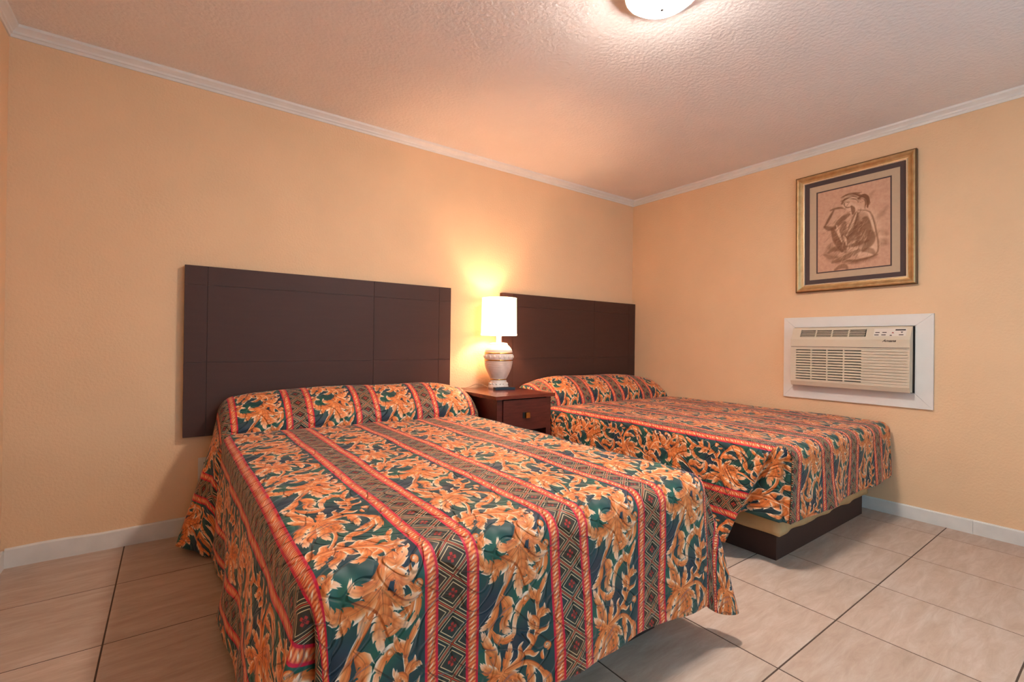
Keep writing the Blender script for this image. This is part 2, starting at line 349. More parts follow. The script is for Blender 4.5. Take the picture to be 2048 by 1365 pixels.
def cloth_mat():
    k = NT('printed_quilted_cotton'); b = k.b
    uv = k.n('ShaderNodeUVMap'); uv.uv_map = 'UVMap'
    ti = k.n('ShaderNodeTexImage'); ti.image = image_from('scroll_print', draw_cloth()); ti.interpolation = 'Linear'
    k.l(uv.outputs[0], ti.inputs[0]); k.l(ti.outputs[0], b.inputs['Base Color'])
    b.inputs['Roughness'].default_value = .55; b.inputs['Specular IOR Level'].default_value = .35
    b.inputs['Sheen Weight'].default_value = .15; b.inputs['Sheen Roughness'].default_value = .4
    # meandering quilting seams and soft puckers pressed into the cloth
    hi = k.n('ShaderNodeTexImage'); hi.image = image_from('quilting_height', draw_quilting()); hi.image.colorspace_settings.name = 'Non-Color'; k.l(uv.outputs[0], hi.inputs[0])
    bp = k.n('ShaderNodeBump'); bp.inputs['Strength'].default_value = .85; bp.inputs['Distance'].default_value = .012
    k.l(hi.outputs[0], bp.inputs['Height']); k.l(bp.outputs[0], b.inputs['Normal'])
    return k.m
M['cloth'] = cloth_mat()

def draw_print():
    """brown wash sketch of a seated figure seen from behind, on tan paper (mm)"""
    cv = Canvas(420, 560, 1.2); X, Y = cv.X, cv.Y
    paper = np.array((206, 158, 128))/255.; ink = np.array((122, 80, 52))/255.; lite = np.array((226, 186, 154))/255.
    rs = np.random.RandomState(5)
    cv.a[:] = paper
    def wash(pts, w, k, soft=10, col=ink):
        soft = soft*1.3
        cv_old = cv.a.copy()
        cv.stroke(bez(*pts, n=16), lambda t: w*(.45+.55*np.sin(np.pi*np.clip(t, .02, .98))), lambda T, Q: np.broadcast_to(col, T.shape+(3,)), soft=soft)
        cv.a[:] = cv_old*(1-k)+cv.a*k
    # background smudges
    for (x, y, dx, dy, w, k) in ((340, 250, 60, -60, 16, .25), (350, 330, 50, 30, 18, .35), (365, 400, 30, 20, 22, .4), (70, 400, 60, 30, 18, .35), (50, 440, 90, 40, 16, .3),
                                 (120, 500, 120, 20, 14, .5), (210, 520, 130, -20, 10, .45), (330, 70, -20, 40, 8, .3), (60, 470, 60, 40, 12, .3), (90, 370, -40, 60, 10, .3)):
        wash([(x, y), (x+dx*.5, y+dy*.2), (x+dx, y+dy)], w, k, 16)
    # light body
    wash([(235, 170), (290, 240), (330, 380), (310, 460)], 62, .55, 26, lite)
    wash([(200, 400), (270, 450), (330, 440)], 50, .5, 24, lite)
    wash([(240, 210), (300, 290), (280, 400)], 60, .35, 20, ink)
    # shoulders, back, arm
    wash([(245, 172), (312, 200), (341, 311), (357, 440), (330, 490), (250, 505)], 5, .6, 5)
    for p, w, k in (([(235, 195), (225, 270), (180, 345)], 24, .75), ([(285, 240), (300, 310), (245, 380)], 36, .6), ([(258, 262), (232, 330), (175, 385)], 26, .6),
                    ([(315, 330), (330, 390), (275, 440)], 26, .65), ([(180, 405), (240, 402), (300, 385)], 12, .7), ([(190, 190), (140, 215), (108, 262)], 18, .7),
                    ([(165, 240), (150, 300), (165, 340)], 22, .65), ([(100, 142), (74, 190), (44, 246)], 8, .85), ([(44, 246), (80, 275), (118, 262)], 15, .7),
                    ([(92, 270), (112, 350), (150, 430)], 20, .75), ([(138, 330), (160, 390), (172, 425)], 14, .75), ([(80, 138), (130, 122), (170, 146)], 7, .8),
                    ([(70, 430), (120, 385), (170, 440)], 16, .55), ([(180, 500), (260, 520), (350, 485)], 8, .7), ([(95, 500), (180, 480), (250, 440)], 18, .55), ([(110, 555), (165, 515), (180, 555)], 16, .6),
                    ([(40, 440), (70, 470), (120, 470)], 12, .4), ([(270, 450), (320, 440), (335, 480)], 16, .5)):
        wash(p, w, k, 7)
    # neck and face in profile, hair pinned up with a loose tail
    wash([(190, 70), (176, 110), (200, 140), (230, 150)], 28, .6, 8, lite)
    for p, w, k in (([(168, 96), (158, 116), (170, 132)], 3, .8), ([(170, 132), (178, 146), (206, 140)], 4, .7), ([(176, 104), (184, 106), (192, 104)], 3, .8), ([(206, 138), (222, 160), (214, 190)], 12, .8)):
        wash(p, w, k, 4)
    for i in range(46):
        f = i/45; x0_, y0_ = 150+rs.uniform(-6, 14), 88+rs.uniform(-26, 26)
        wash([(x0_, y0_), (198+rs.uniform(-14, 14), 40+rs.uniform(-8, 34)), (252+rs.uniform(-8, 12), 78+rs.uniform(-22, 46))], rs.uniform(2, 6), rs.uniform(.3, .75), 3, ink if rs.rand() < .78 else lite)
    for i in range(14):
        wash([(250+rs.uniform(-8, 6), 88+rs.uniform(-14, 14)), (300+rs.uniform(-8, 14), 60+rs.uniform(-16, 40)), (296+rs.uniform(-14, 18), 168+rs.uniform(-30, 10))], rs.uniform(2, 6), rs.uniform(.4, .8), 3)
    # light slivers and hatching
    for p in ([(118, 250), (128, 300), (150, 370)], [(235, 190), (215, 260), (178, 330)], [(160, 330), (178, 360), (176, 395)], [(300, 200), (325, 270), (335, 330)]):
        wash(p, 7, .85, 4, lite)
    for i in range(420):
        x, y = rs.normal(215, 62), rs.normal(330, 95); L = rs.uniform(12, 60); a = rs.uniform(1.7, 2.9)
        wash([(x, y), (x+L*.5*math.cos(a)+2, y+L*.5*math.sin(a)), (x+L*math.cos(a), y+L*math.sin(a))], rs.uniform(.9, 3.2), rs.uniform(.12, .4), 2.5, ink if rs.rand() < .68 else lite)
    return cv.a
def print_mat():
    k = NT('sketch_print'); uv = k.n('ShaderNodeUVMap'); uv.uv_map = 'UVMap'
    ti = k.n('ShaderNodeTexImage'); ti.image = image_from('figure_sketch', draw_print())
    nz = k.n('ShaderNodeTexNoise'); nz.inputs['Scale'].default_value = 60; nz.inputs['Detail'].default_value = 4
    tc = k.n('ShaderNodeTexCoord'); k.l(tc.outputs['Object'], nz.inputs['Vector'])
    mx = k.n('ShaderNodeMix', data_type='RGBA', blend_type='OVERLAY'); mx.inputs[0].default_value = .25
    k.l(uv.outputs[0], ti.inputs[0]); k.l(ti.outputs[0], mx.inputs[6]); k.l(nz.outputs[0], mx.inputs[7]); k.l(mx.outputs[2], k.b.inputs['Base Color'])
    k.b.inputs['Roughness'].default_value = .8
    return k.m
M['print'] = print_mat()

# ------------------------------------------------------------------ mesh helpers
def link(name, me, m, parent=None, smooth=False):
    o = bpy.data.objects.new(name, me); COL.objects.link(o)
    if m is not None and not me.materials: me.materials.append(M[m] if isinstance(m, str) else m)
    if parent is not None: o.parent = parent
    if smooth:
        for p in me.polygons: p.use_smooth = True
    return o
def obj(name, bm, m, parent=None, smooth=False, bevel=0, seg=2):
    if bevel:
        bmesh.ops.bevel(bm, geom=[e for e in bm.edges if len(e.link_faces) == 2 and e.calc_face_angle(0) > .5], offset=bevel, segments=seg, affect='EDGES', profile=.6)
    bmesh.ops.recalc_face_normals(bm, faces=bm.faces)
    me = bpy.data.meshes.new(name); bm.to_mesh(me); bm.free()
    o = link(name, me, m, parent)
    if smooth: 
        for p in me.polygons: p.use_smooth = True
    return o
def bx(bm, x0, x1, y0, y1, z0, z1):
    v = [bm.verts.new((x, y, z)) for z in (z0, z1) for y in (y0, y1) for x in (x0, x1)]
    for f in ((0, 1, 3, 2), (4, 6, 7, 5), (0, 4, 5, 1), (2, 3, 7, 6), (0, 2, 6, 4), (1, 5, 7, 3)): bm.faces.new([v[i] for i in f])
    return bm
def box(*a): return bx(bmesh.new(), *a)
def prism(bm, poly, axis, a, b):
    """extrude a 2D polygon; axis = the extrusion axis, poly in the other two axes in xyz order"""
    def mk(p, c):
        q = list(p); q.insert('xyz'.index(axis), c); return bm.verts.new(q)
    A = [mk(p, a) for p in poly]; B = [mk(p, b) for p in poly]; n = len(poly)
    bm.faces.new(A); bm.faces.new(B[::-1])
    for i in range(n): bm.faces.new((A[i], B[i], B[(i+1) % n], A[(i+1) % n]))
    return bm
def lathe(bm, prof, n=48, c=(0, 0)):
    rings = [[bm.verts.new((c[0]+r*math.cos(2*math.pi*i/n), c[1]+r*math.sin(2*math.pi*i/n), z)) for i in range(n)] if r > 1e-6 else [bm.verts.new((c[0], c[1], z))] for r, z in prof]
    for A, B in zip(rings, rings[1:]):
        for i in range(n):
            j = (i+1) % n
            if len(A) == 1 and len(B) == 1: continue
            if len(A) == 1: bm.faces.new((A[0], B[i], B[j]))
            elif len(B) == 1: bm.faces.new((A[i], A[j], B[0]))
            else: bm.faces.new((A[i], A[j], B[j], B[i]))
    return bm
def tube(bm, pts, r, n=8):
    pts = [Vector(p) for p in pts]; rings = []
    for i, p in enumerate(pts):
        d = (pts[min(i+1, len(pts)-1)]-pts[max(i-1, 0)]).normalized()
        u = d.cross(Vector((0, 0, 1))); u = u.normalized() if u.length > 1e-4 else Vector((1, 0, 0)); v = d.cross(u)
        rings.append([bm.verts.new(p+u*r*math.cos(2*math.pi*k/n)+v*r*math.sin(2*math.pi*k/n)) for k in range(n)])
    for A, B in zip(rings, rings[1:]):
        for k in range(n): bm.faces.new((A[k], A[(k+1) % n], B[(k+1) % n], B[k]))
    bm.faces.new(rings[0][::-1]); bm.faces.new(rings[-1])
    return bm
def tag(o, label, cat=None, group=None, kind=None):
    o['label'] = label
    if cat: o['category'] = cat
    if group: o['group'] = group
    if kind: o['kind'] = kind
    return o
def thing(name, label, cat, loc=(0, 0, 0), rz=0, group=None):
    o = bpy.data.objects.new(name, None); COL.objects.link(o); o.location = loc; o.rotation_euler = (0, 0, rz); o.empty_display_size = .1
    return tag(o, label, cat, group)
def struct(name, bm, m, label, parent=None, **kw):
    o = obj(name, bm, m, parent, **kw)
    if parent is None: tag(o, label, kind='structure')
    return o
def sstep(a, b, x):
    t = min(1, max(0, (x-a)/(b-a))); return t*t*(3-2*t)

# ------------------------------------------------------------------ the room
TH = .12
struct('wall_back', box(-W_-TH, TH, 0, TH, -.1, H_+.1), 'wall', 'peach textured wall behind the headboards')
struct('wall_right', box(0, TH, -L_-TH, 0, -.1, H_+.1), 'wall', 'peach textured wall with the air conditioner and picture')
struct('wall_left', box(-W_-TH, -W_, -L_-TH, 0, -.1, H_+.1), 'wall', 'peach wall at the left edge of the picture')
bm = bmesh.new()
x0, x1, z0, z1 = WIN
bx(bm, -W_, x0, -L_-TH, -L_, -.1, H_+.1); bx(bm, x1, 0, -L_-TH, -L_, -.1, H_+.1); bx(bm, x0, x1, -L_-TH, -L_, -.1, z0); bx(bm, x0, x1, -L_-TH, -L_, z1, H_+.1)
struct('wall_front', bm, 'wall', 'peach wall with the window, behind the viewer')
bm = bmesh.new(); f = .05
bx(bm, x0, x0+f, -L_-.09, -L_-.03, z0, z1); bx(bm, x1-f, x1, -L_-.09, -L_-.03, z0, z1); bx(bm, x0+f, x1-f, -L_-.09, -L_-.03, z0, z0+f); bx(bm, x0+f, x1-f, -L_-.09, -L_-.03, z1-f, z1)
bx(bm, (x0+x1)/2-.02, (x0+x1)/2+.02, -L_-.085, -L_-.035, z0+f, z1-f)
struct('window_1', bm, 'trim', 'white framed window behind the viewer')
struct('ceiling', box(-W_, 0, -L_, 0, H_, H_+.1), 'ceil', 'ceiling with a rough orange-peel texture')

# floor: grout bed with single tiles
fl = struct('floor', box(-W_, 0, -L_, 0, -.1, -.0011), 'grout', 'beige stone-look square tile floor with dark joints')
XS = [0, -.208, -.668, -1.145, -1.600, -2.060, -2.512, -2.955, -3.395, -3.832, -W_]
YS = [0, -.461, -.943, -1.402, -1.862, -2.322, -2.782, -3.242, -3.702, -L_]
ub = box(-.5, .5, -.5, .5, -.012, 0)
tile_cache = {}
for i in range(len(XS)-1):
    for j in range(len(YS)-1):
        w = XS[i]-XS[i+1]-.0052; d = YS[j]-YS[j+1]-.0052
        key = (round(w, 3), round(d, 3))
        if key not in tile_cache:
            b_ = box(-w/2, w/2, -d/2, d/2, -.010, 0)
            bmesh.ops.bevel(b_, geom=[e for e in b_.edges if all(v.co.z > -.001 for v in e.verts)], offset=.0006, segments=1, affect='EDGES')
            me = bpy.data.meshes.new('tile'); b_.to_mesh(me); b_.free(); me.materials.append(M['tile']); tile_cache[key] = me
        t = bpy.data.objects.new('tile', tile_cache[key]); COL.objects.link(t); t.parent = fl
        t.location = ((XS[i]+XS[i+1])/2, (YS[j]+YS[j+1])/2, 0)
ub.free()

# baseboards
BH = .088; RAG = 1.0
def rough_board(a, b, axis, out):
    """a painted board with a slightly wavering top edge"""
    bm = bmesh.new(); n = 40; rows = []
    rr = random.Random(int(abs(a*100))+3)
    for i in range(n+1):
        s = a+(b-a)*i/n; h = BH+rr.uniform(-.003, .004)*RAG
        pr = [(0, 0.0), (out*.013, 0.0), (out*.013, h-.006), (out*.008, h), (0, h)]
        rows.append([bm.verts.new((s, p, z) if axis == 'x' else (p, s, z)) for p, z in pr])
    for A, B in zip(rows, rows[1:]):
        for k in range(5): bm.faces.new((A[k], A[(k+1) % 5], B[(k+1) % 5], B[k]))
    bm.faces.new(rows[0]); bm.faces.new(rows[-1][::-1])
    return bm
struct('baseboard_back', rough_board(-W_+.013, -.013, 'x', -1), 'base', 'white baseboard with a ragged caulked edge under the headboard wall')
BH = .078; RAG = .2
br = struct('baseboard_right', rough_board(-.002, -2.4318, 'y', -1), 'base', 'white baseboard along the air conditioner wall')
o = obj('board', rough_board(-2.4328, -L_+.014, 'y', -1), 'base', br)
struct('baseboard_left', rough_board(-.002, -L_+.014, 'y', 1), 'base', 'white baseboard along the left wall').location = (-W_, 0, 0)
# crown moulding
CP = [(0, -.052), (.006, -.052), (.008, -.040), (.014, -.036), (.016, -.027), (.026, -.018), (.034, -.012), (.036, 0), (0, 0)]
def crown(name, label, a, b, axis, sgn, off):
    bm = bmesh.new()
    def pt(s, p, z): return (s, off+sgn*p, H_+z) if axis == 'x' else (off+sgn*p, s, H_+z)
    A = [bm.verts.new(pt(a[0]+a[1]*p, p, z)) for p, z in CP]; B = [bm.verts.new(pt(b[0]+b[1]*p, p, z)) for p, z in CP]
    for i in range(len(CP)): bm.faces.new((A[i], B[i], B[(i+1) % len(CP)], A[(i+1) % len(CP)]))
    bm.faces.new(A); bm.faces.new(B[::-1])
    struct(name, bm, 'trim', label)
crown('trim_1', 'white crown moulding above the headboard wall', (-W_, 1), (0, -1), 'x', -1, 0)
crown('trim_2', 'white crown moulding above the air conditioner wall', (0, -1), (-L_, 1), 'y', -1, 0)
crown('trim_3', 'white crown moulding at the top left corner', (0, -1), (-L_, 1), 'y', 1, -W_)

# ------------------------------------------------------------------ beds
def bed(label, xa, xb, bxa, bxb, yf, zt):
    t = thing('bed', label, 'bed', ((bxa+bxb)/2, -1.0, 0))
    def loc(o): o.location = (-(bxa+bxb)/2, 1.0, 0); return o
    loc(obj('base', box(bxa, bxb, -1.955, -.06, 0.0, .135), 'plinth', t, bevel=.012))
    # box spring under a loose beige cloth with a creased skirt
    bm = bmesh.new(); n = 60; x0, x1, y0, y1 = bxa-.022, bxb+.03, yf+.085, -.05
    per = [(x0, y1-(y1-y0)*i/n) for i in range(n)]+[(x0+(x1-x0)*i/n, y0) for i in range(n)]+[(x1, y0+(y1-y0)*i/n) for i in range(n)]+[(x1-(x1-x0)*i/n, y1) for i in range(n)]
    rr = random.Random(11); cx, cy = (x0+x1)/2, (y0+y1)/2; rows = []
    for k, z in enumerate((.128, .150, .19, .24, .30)):
        row = []
        for (px, py) in per:
            w = .005*math.sin(px*23+py*21+k*.9)+.002*math.sin(px*41-py*37+k*1.7); zz = z+(.0025*math.sin(px*13+py*11) if k < 2 else 0)
            row.append(bm.verts.new((px+w*(1 if px > cx else -1), py+w, max(zz, .1355 if bxa < px < bxb and -1.955 < py else zz))))
        rows.append(row)
    for A, B in zip(rows, rows[1:]):
        for i in range(len(A)): j = (i+1) % len(A); bm.faces.new((A[i], A[j], B[j], B[i]))
    bm.faces.new(rows[-1]); bm.faces.new(rows[0][::-1])
    loc(obj('box_spring', bm, 'liner', t, smooth=True))
    loc(obj('mattress', box(xa+.05, xb-.04, yf+.07, -.05, .30, zt-.03), 'mattress', t, bevel=.04, seg=4))
    return t

class Sheet:
    def __init__(s): s.v, s.f, s.uv = [], [], []
    def grid(s, fn, nu, nv):
        """fn(i/nu, j/nv) -> (pos, (s, t))"""
        b = len(s.v)
        for i in range(nu+1):
            for j in range(nv+1):
                p, q = fn(i/nu, j/nv); s.v.append(p); s.uv.append(q)
        for i in range(nu):
            for j in range(nv):
                a = b+i*(nv+1)+j; s.f.append((a, a+nv+1, a+nv+2, a+1))
    def build(s, name, s0, t0):
        me = bpy.data.meshes.new(name); me.from_pydata(s.v, [], s.f); me.update()
        uv = me.uv_layers.new(name='UVMap')
        lv = np.zeros(len(me.loops), np.int32); me.loops.foreach_get('vertex_index', lv)
        q = np.array(s.uv); q = np.stack([(q[:, 0]-s0)/PER, -(q[:, 1]-t0)/TPER], 1)
        uv.data.foreach_set('uv', q[lv].astype(np.float32).ravel())
        bm = bmesh.new(); bm.from_mesh(me); bmesh.ops.remove_doubles(bm, verts=bm.verts, dist=.0006); bmesh.ops.recalc_face_normals(bm, faces=bm.faces); bm.to_mesh(me); bm.free()
        for p in me.polygons: p.use_smooth = True
        o = link(name, me, 'cloth')
        md = o.modifiers.new('thickness', 'SOLIDIFY'); md.thickness = .006; md.offset = 0
        return o

def fold_noise(x, y, seed):
    return (math.sin(x*7.3+seed)*math.sin(y*5.1+seed*2)+.6*math.sin(x*13.1+y*9.7+seed*3)+.4*math.sin(x*21-y*17+seed))/2

def spread(name, p):
    """a bedspread: over the pillow, tucked, along the mattress, down the foot and sides"""
    xa, xb, yf, zt, rho = p['xa'], p['xb'], p['yf'], p['zt'], .055
    zp = p['zp']
    ctl = [(-.045, zt+.02), (-.05, zp-.07), (-.085, zp-.02), (-.15, zp), (-.23, zp-.005), (-.32, zp-.05), (-.385, zp-.12), (-.405, zt+.025), (-.412, zt-.012), (-.432, zt-.004), (-.48, zt+.002), (-.6, zt+.004), (-1.2, zt+.006), (yf+.4, zt+.004), (yf+rho, zt)]
    # arc length table of the centre line
    P = []
    for i in range(len(ctl)-1):
        p0, p1, p2, p3 = (Vector(ctl[max(0, min(len(ctl)-1, k))]) for k in (i-1, i, i+1, i+2))
        for k in range(12):
            t = k/12; t2, t3 = t*t, t*t*t
            # centripetal-ish: clamp tangents
            m1 = (p2-p0)*.5; m2 = (p3-p1)*.5; L = (p2-p1).length; m1 = m1*min(1, 1.4*L/max(m1.length, 1e-6)); m2 = m2*min(1, 1.4*L/max(m2.length, 1e-6))
            P.append((2*t3-3*t2+1)*p1+(t3-2*t2+t)*m1+(-2*t3+3*t2)*p2+(t3-t2)*m2)
    P.append(Vector(ctl[-1]))
    S = [0]
    for a, b in zip(P, P[1:]): S.append(S[-1]+(b-a).length)
    TL = S[-1]
    S_, PY, PZ = np.array(S), np.array([v.x for v in P]), np.array([v.y for v in P])
    def top(t): return float(np.interp(t, S_, PY)), float(np.interp(t, S_, PZ))
    def pw(y): return sstep(-.450, -.405, y)     # 1 on the pillow, 0 on the bed
    def hang(r, phi, rh=rho):
        q = rh*math.pi/2
        if r < q: a = r/rh; return rh*math.sin(a), rh*(1-math.cos(a))
        return rh+(r-q)*math.sin(phi), rh+(r-q)*math.cos(phi)
    sh = Sheet(); sd = p['seed']
    def skew(x, y): return -p['skew']*(x-(xa+xb)/2)*sstep(-.75, -.2, y)*sstep(.0, -.2, y)
    def topz(x, y, z):
        w = pw(y); xn = (x-(xa+xb)/2)/((xb-xa)/2)
        z -= w*(.055*abs(xn)**5+.012*math.sin(xn*5+sd)*xn)*sstep(zt-.05, zp, z)
        z += (1-w)*.006*fold_noise(x, y, sd)*sstep(0, .25, abs(y-yf))
        return z
    tn = [TL*k/200 for k in range(201)]
    x_in0, x_in1 = xa+rho, xb-rho
    def tv(v): return .78*(v/.46) if v < .46 else .78+(TL-.78)*(v-.46)/.54
    def ftop(u, v):
        x = x_in0+(x_in1-x_in0)*u; t = tv(v); y, z = top(t)
        return (x+p.get('pshift', 0)*pw(y), min(-.05, y+skew(x, y)), topz(x, y, z)), (x, t)
    sh.grid(ftop, 90, 200)
    sides = {}
    def side(sg):
        xe = x_in0 if sg < 0 else x_in1
        A0, Ap = p['arc'][0 if sg < 0 else 1]; ph0, php = p['phi'][0 if sg < 0 else 1]
        cut = p.get('cut', 0) if sg < 0 else 0
        def f(u, v):
            t = tv(v); y, z = top(t); w = sstep(-.466, -.440, y); A = A0+(Ap-A0)*w; a = A*u
            if cut: t = t-cut*a*sstep(TL-.75, TL, t); y, z = top(t)
            wd = (.45+.55*sstep(-.05, -.34, y)) if y > -.35 else max(0, 1-(-.35-y)/.112)     # the pillow end swings outwards
            phi = ph0+(php-ph0)*wd+p.get('kick', 0)*sstep(-.5, -1.5, y)*sstep(yf-.05, yf+.35, y)
            phi += p['wave']*math.sin(y*11+sd)*(1-w)*sstep(0, .3, a)*sstep(yf, yf+.3, y)
            o, d = hang(a, phi, rho+.035*pw(y))
            o -= .035*math.exp(-((y+.462)/.014)**2)*sstep(.04, .2, a)
            o += .010*fold_noise(y*1.6, a*2.0, sd+5)*sstep(.05, .25, a)*(1-sstep(yf+.25, yf, y))*(1-wd)
            sb = sstep(.03, .32, a); zz = topz(xe, y, z)*(1-sb)+(topz(xe, -.6, zt)*(1-w)+(zp-.06)*w)*sb-d
            if w <= 0: zz = topz(xe, y, z)-d
            zz = max(zz, .012)
            x = xe+sg*o+p.get('pshift', 0)*pw(y)
            if sg > 0: x = min(x, p['xmax'](y))
            return (x, min(-.05, y+skew(xe, y)), zz), (xe+sg*a, t)
        sh.grid(f, 46, 200)
        return f
    fl_, fr_ = side(-1), side(1)
    B = p['foot']; phf = p['phif']
    yi = yf+rho
    def ffoot(u, v):
        x = x_in0+(x_in1-x_in0)*u; Bu = B+p.get('footslope', 0)*(u-.5)
        b = Bu*v; o, d = hang(b, phf)
        o += (.012*math.sin(x*9+sd)+.010*fold_noise(x*1.7, b, sd))*sstep(.05, .4, b)
        return (x, yi-o, topz(x, yi, zt)-d), (x, TL+b)
    sh.grid(ffoot, 90, 44)
    def corner(sg, bulge, dent, extra):
        xe = x_in0 if sg < 0 else x_in1
        A0 = p['arc'][0 if sg < 0 else 1][0]; ph0 = p['phi'][0 if sg < 0 else 1][0]
        Bc = B+p.get('footslope', 0)*(.5 if sg > 0 else -.5)
        n = 40
        def f(u, v):
            th = u*math.pi/2; Rm = A0+(Bc-A0)*u+extra*math.sin(2*th); r = Rm*v
            phi = ph0+(phf-ph0)*u+bulge*math.sin(2*th)**1.5
            o, d = hang(r, phi)
            edge = math.sin(2*th)**.8 if 0 < u < 1 else 0
            if dent: o -= dent*math.exp(-((u-.52)/.13)**2)*sstep(.05, .22, r)*1.0; o += dent*.55*math.exp(-((u-.30)/.10)**2)*sstep(.08, .25, r)
            wv = .012*math.sin(9*th)*edge*sstep(.05, .3, r); o += wv
            if u == 0:  # meet the side flap exactly
                pos, _ = (fl_ if sg < 0 else fr_)(r/A0, 1.0); return pos, (xe+sg*r, TL)
            if u == 1:
                pos, _ = ffoot(0.0 if sg < 0 else 1.0, r/Bc); return pos, (xe, TL+r)
            blendz = topz(xe, yi, zt)-d
            x = xe+sg*o*math.cos(th)
            if sg > 0: x = min(x, p['xmax'](yi-o))
            return (x, yi-o*math.sin(th), max(.012, blendz)), (xe+sg*r*math.cos(th), TL+r*math.sin(th))
        sh.grid(f, n, 44)
    if p.get('cut'):
        # the foot corner is tucked: a gusset folds inwards between side flap and foot flap
        A0 = p['arc'][0][0]; mc = (xa+.018, yf+.036)
        def g(u, v):
            a = .70*v
            (p1, q1), (p2, q2) = fl_(a, 1.0), ffoot(0.0, min(1, a*A0/B)); k = u
            ins = sstep(0, .3, v); c_ = (mc[0]*ins+(p1[0]+p2[0])/2*(1-ins)-.018*(1-ins)*sstep(0, .08, v), mc[1]*ins+(p1[1]+p2[1])/2*(1-ins)-.018*(1-ins)*sstep(0, .08, v), (p1[2]+p2[2])/2)
            e = ((p1, (mc[0]*ins+p1[0]*(1-ins), p1[1], p1[2])), (c_, c_))
            if k < .15: f_ = k/.15; q0, q1_ = p1, (mc[0]*ins+p1[0]*(1-ins), p1[1]-.002, p1[2])
            elif k < .7: f_ = (k-.15)/.55; q0, q1_ = (mc[0]*ins+p1[0]*(1-ins), p1[1]-.002, p1[2]), c_
            elif k < .85: f_ = (k-.7)/.15; q0, q1_ = c_, (p2[0]-.002, mc[1]*ins+p2[1]*(1-ins), p2[2])
            else: f_ = (k-.85)/.15; q0, q1_ = (p2[0]-.002, mc[1]*ins+p2[1]*(1-ins), p2[2]), p2
            pos = tuple(q0[i]*(1-f_)+q1_[i]*f_ for i in range(3))
            pos = (pos[0]+.005*ins+.002, pos[1]+.005*ins+.002, pos[2])
            return pos, (p['s0']+.13+.12*k, TL-.34+a*A0)
        sh.grid(g, 20, 40)
    else:
        corner(-1, p['cornerL'][0], p['cornerL'][1], p['cornerL'][2])
    corner(1, p['cornerR'][0], p['cornerR'][1], p['cornerR'][2])
    return sh.build(name, p['s0'], TL+p.get('tshift', 0))

bed('low platform bed nearest the viewer, under the spread in front of the larger visible headboard', -3.46, -2.09, -3.34, -2.21, -2.10, .575)
bed('low dark-based platform bed in the corner below the air conditioner', -1.42, -.03, -1.275, -.155, -2.06, .575)
s1 = spread('bedspread', dict(xa=-3.455, xb=-2.095, yf=-2.10, zt=.578, zp=.765, seed=1.3, skew=.10, kick=.055, pshift=.04, arc=((.565, .73), (.47, .55)), phi=((.05, .30), (.05, .02)), wave=.03,
            foot=.445, phif=.05, footslope=.05, cornerL=(.06, .075, .02), cornerR=(.20, 0, .05), s0=-3.189, tshift=.02, xmax=lambda y: -2.042+.25*sstep(-.75, -1.4, y)))
tag(s1, 'green and orange leaf-print quilted bedspread covering the bed nearest the viewer', 'bedspread', 'matching leaf-print bedspreads')
s2 = spread('bedspread', dict(xa=-1.425, xb=-.012, yf=-2.065, zt=.575, zp=.765, seed=4.1, skew=.03, arc=((.535, .64), (.36, .36)), phi=((.08, .06), (0, 0)), wave=.025,
            foot=.37, phif=.02, footslope=-.015, cut=.40, drape=1, cornerR=(.0, 0, 0), s0=-1.405, tshift=.02, xmax=lambda y: -.008))
tag(s2, 'green and orange leaf-print quilted bedspread on the bed against the air conditioner wall', 'bedspread', 'matching leaf-print bedspreads')

# ------------------------------------------------------------------ headboards
def headboard(x0, label):
    w, z0, z1 = 1.57, .520, 1.4255
    t = thing('headboard', label, 'headboard', (x0+w/2, 0, z0), group='wall-mounted headboards')
    o = obj('backing_board', box(-w/2, w/2, -.036, -.0015, 0, z1-z0), 'seam', t)
    xs = [0, .100, 1.008, 1.478, w]; zs = [0, .394, .806, z1-z0]; g = .0010
    for i in range(4):
        for k in range(3):
            a = -w/2+xs[i]+(g if i else 0); b = -w/2+xs[i+1]-(g if i < 3 else 0); c = zs[k]+(g if k else 0); d = zs[k+1]-(g if k < 2 else 0)
            obj('panel', box(a, b, -.0415, -.0362, c, d), 'board', t)
    # dark edge banding round the board
    bm = bmesh.new(); e = .0015
    bx(bm, -w/2-e, -w/2, -.0415, -.0015, -e, z1-z0+e); bx(bm, w/2, w/2+e, -.0415, -.0015, -e, z1-z0+e); bx(bm, -w/2, w/2, -.0415, -.0015, -e, 0); bx(bm, -w/2, w/2, -.0415, -.0015, z1-z0, z1-z0+e)
    obj('edge_banding', bm, 'board', t)
    return t
headboard(-3.600, 'dark brown panelled headboard on the wall left of the lamp')
headboard(-1.5735, 'dark brown panelled headboard in the corner, partly hidden by the lamp')

# ------------------------------------------------------------------ nightstand
NX0, NX1, NY0, NY1, NZ = -2.032, -1.548, -.640, -.07, .704
ns = thing('nightstand', 'mahogany nightstand with one drawer between the two beds', 'nightstand', ((NX0+NX1)/2, (NY0+NY1)/2, 0))
hw, hd = (NX1-NX0)/2, (NY1-NY0)/2
obj('top', box(-hw, hw, -hd, hd, NZ-.022, NZ), 'woodtop', ns, bevel=.004)
bw, bd = hw-.022, hd-.02
for sx in (-1, 1):
    for sy in (-1, 1):
        obj('leg', box(sx*bw-(.04 if sx > 0 else 0), sx*bw+(.04 if sx < 0 else 0), sy*bd-(.04 if sy > 0 else 0), sy*bd+(.04 if sy < 0 else 0), 0, NZ-.0222), 'wood', ns, bevel=.002, seg=1)
    obj('side_panel', box(sx*bw-(.02 if sx > 0 else -.006), sx*bw+(.02 if sx < 0 else -.006), -bd+.0402, bd-.0402, .10, NZ-.0222), 'wood', ns)
obj('back_panel', box(-bw+.0402, bw-.0402, bd-.018, bd-.006, .10, NZ-.0222), 'wooddark', ns)
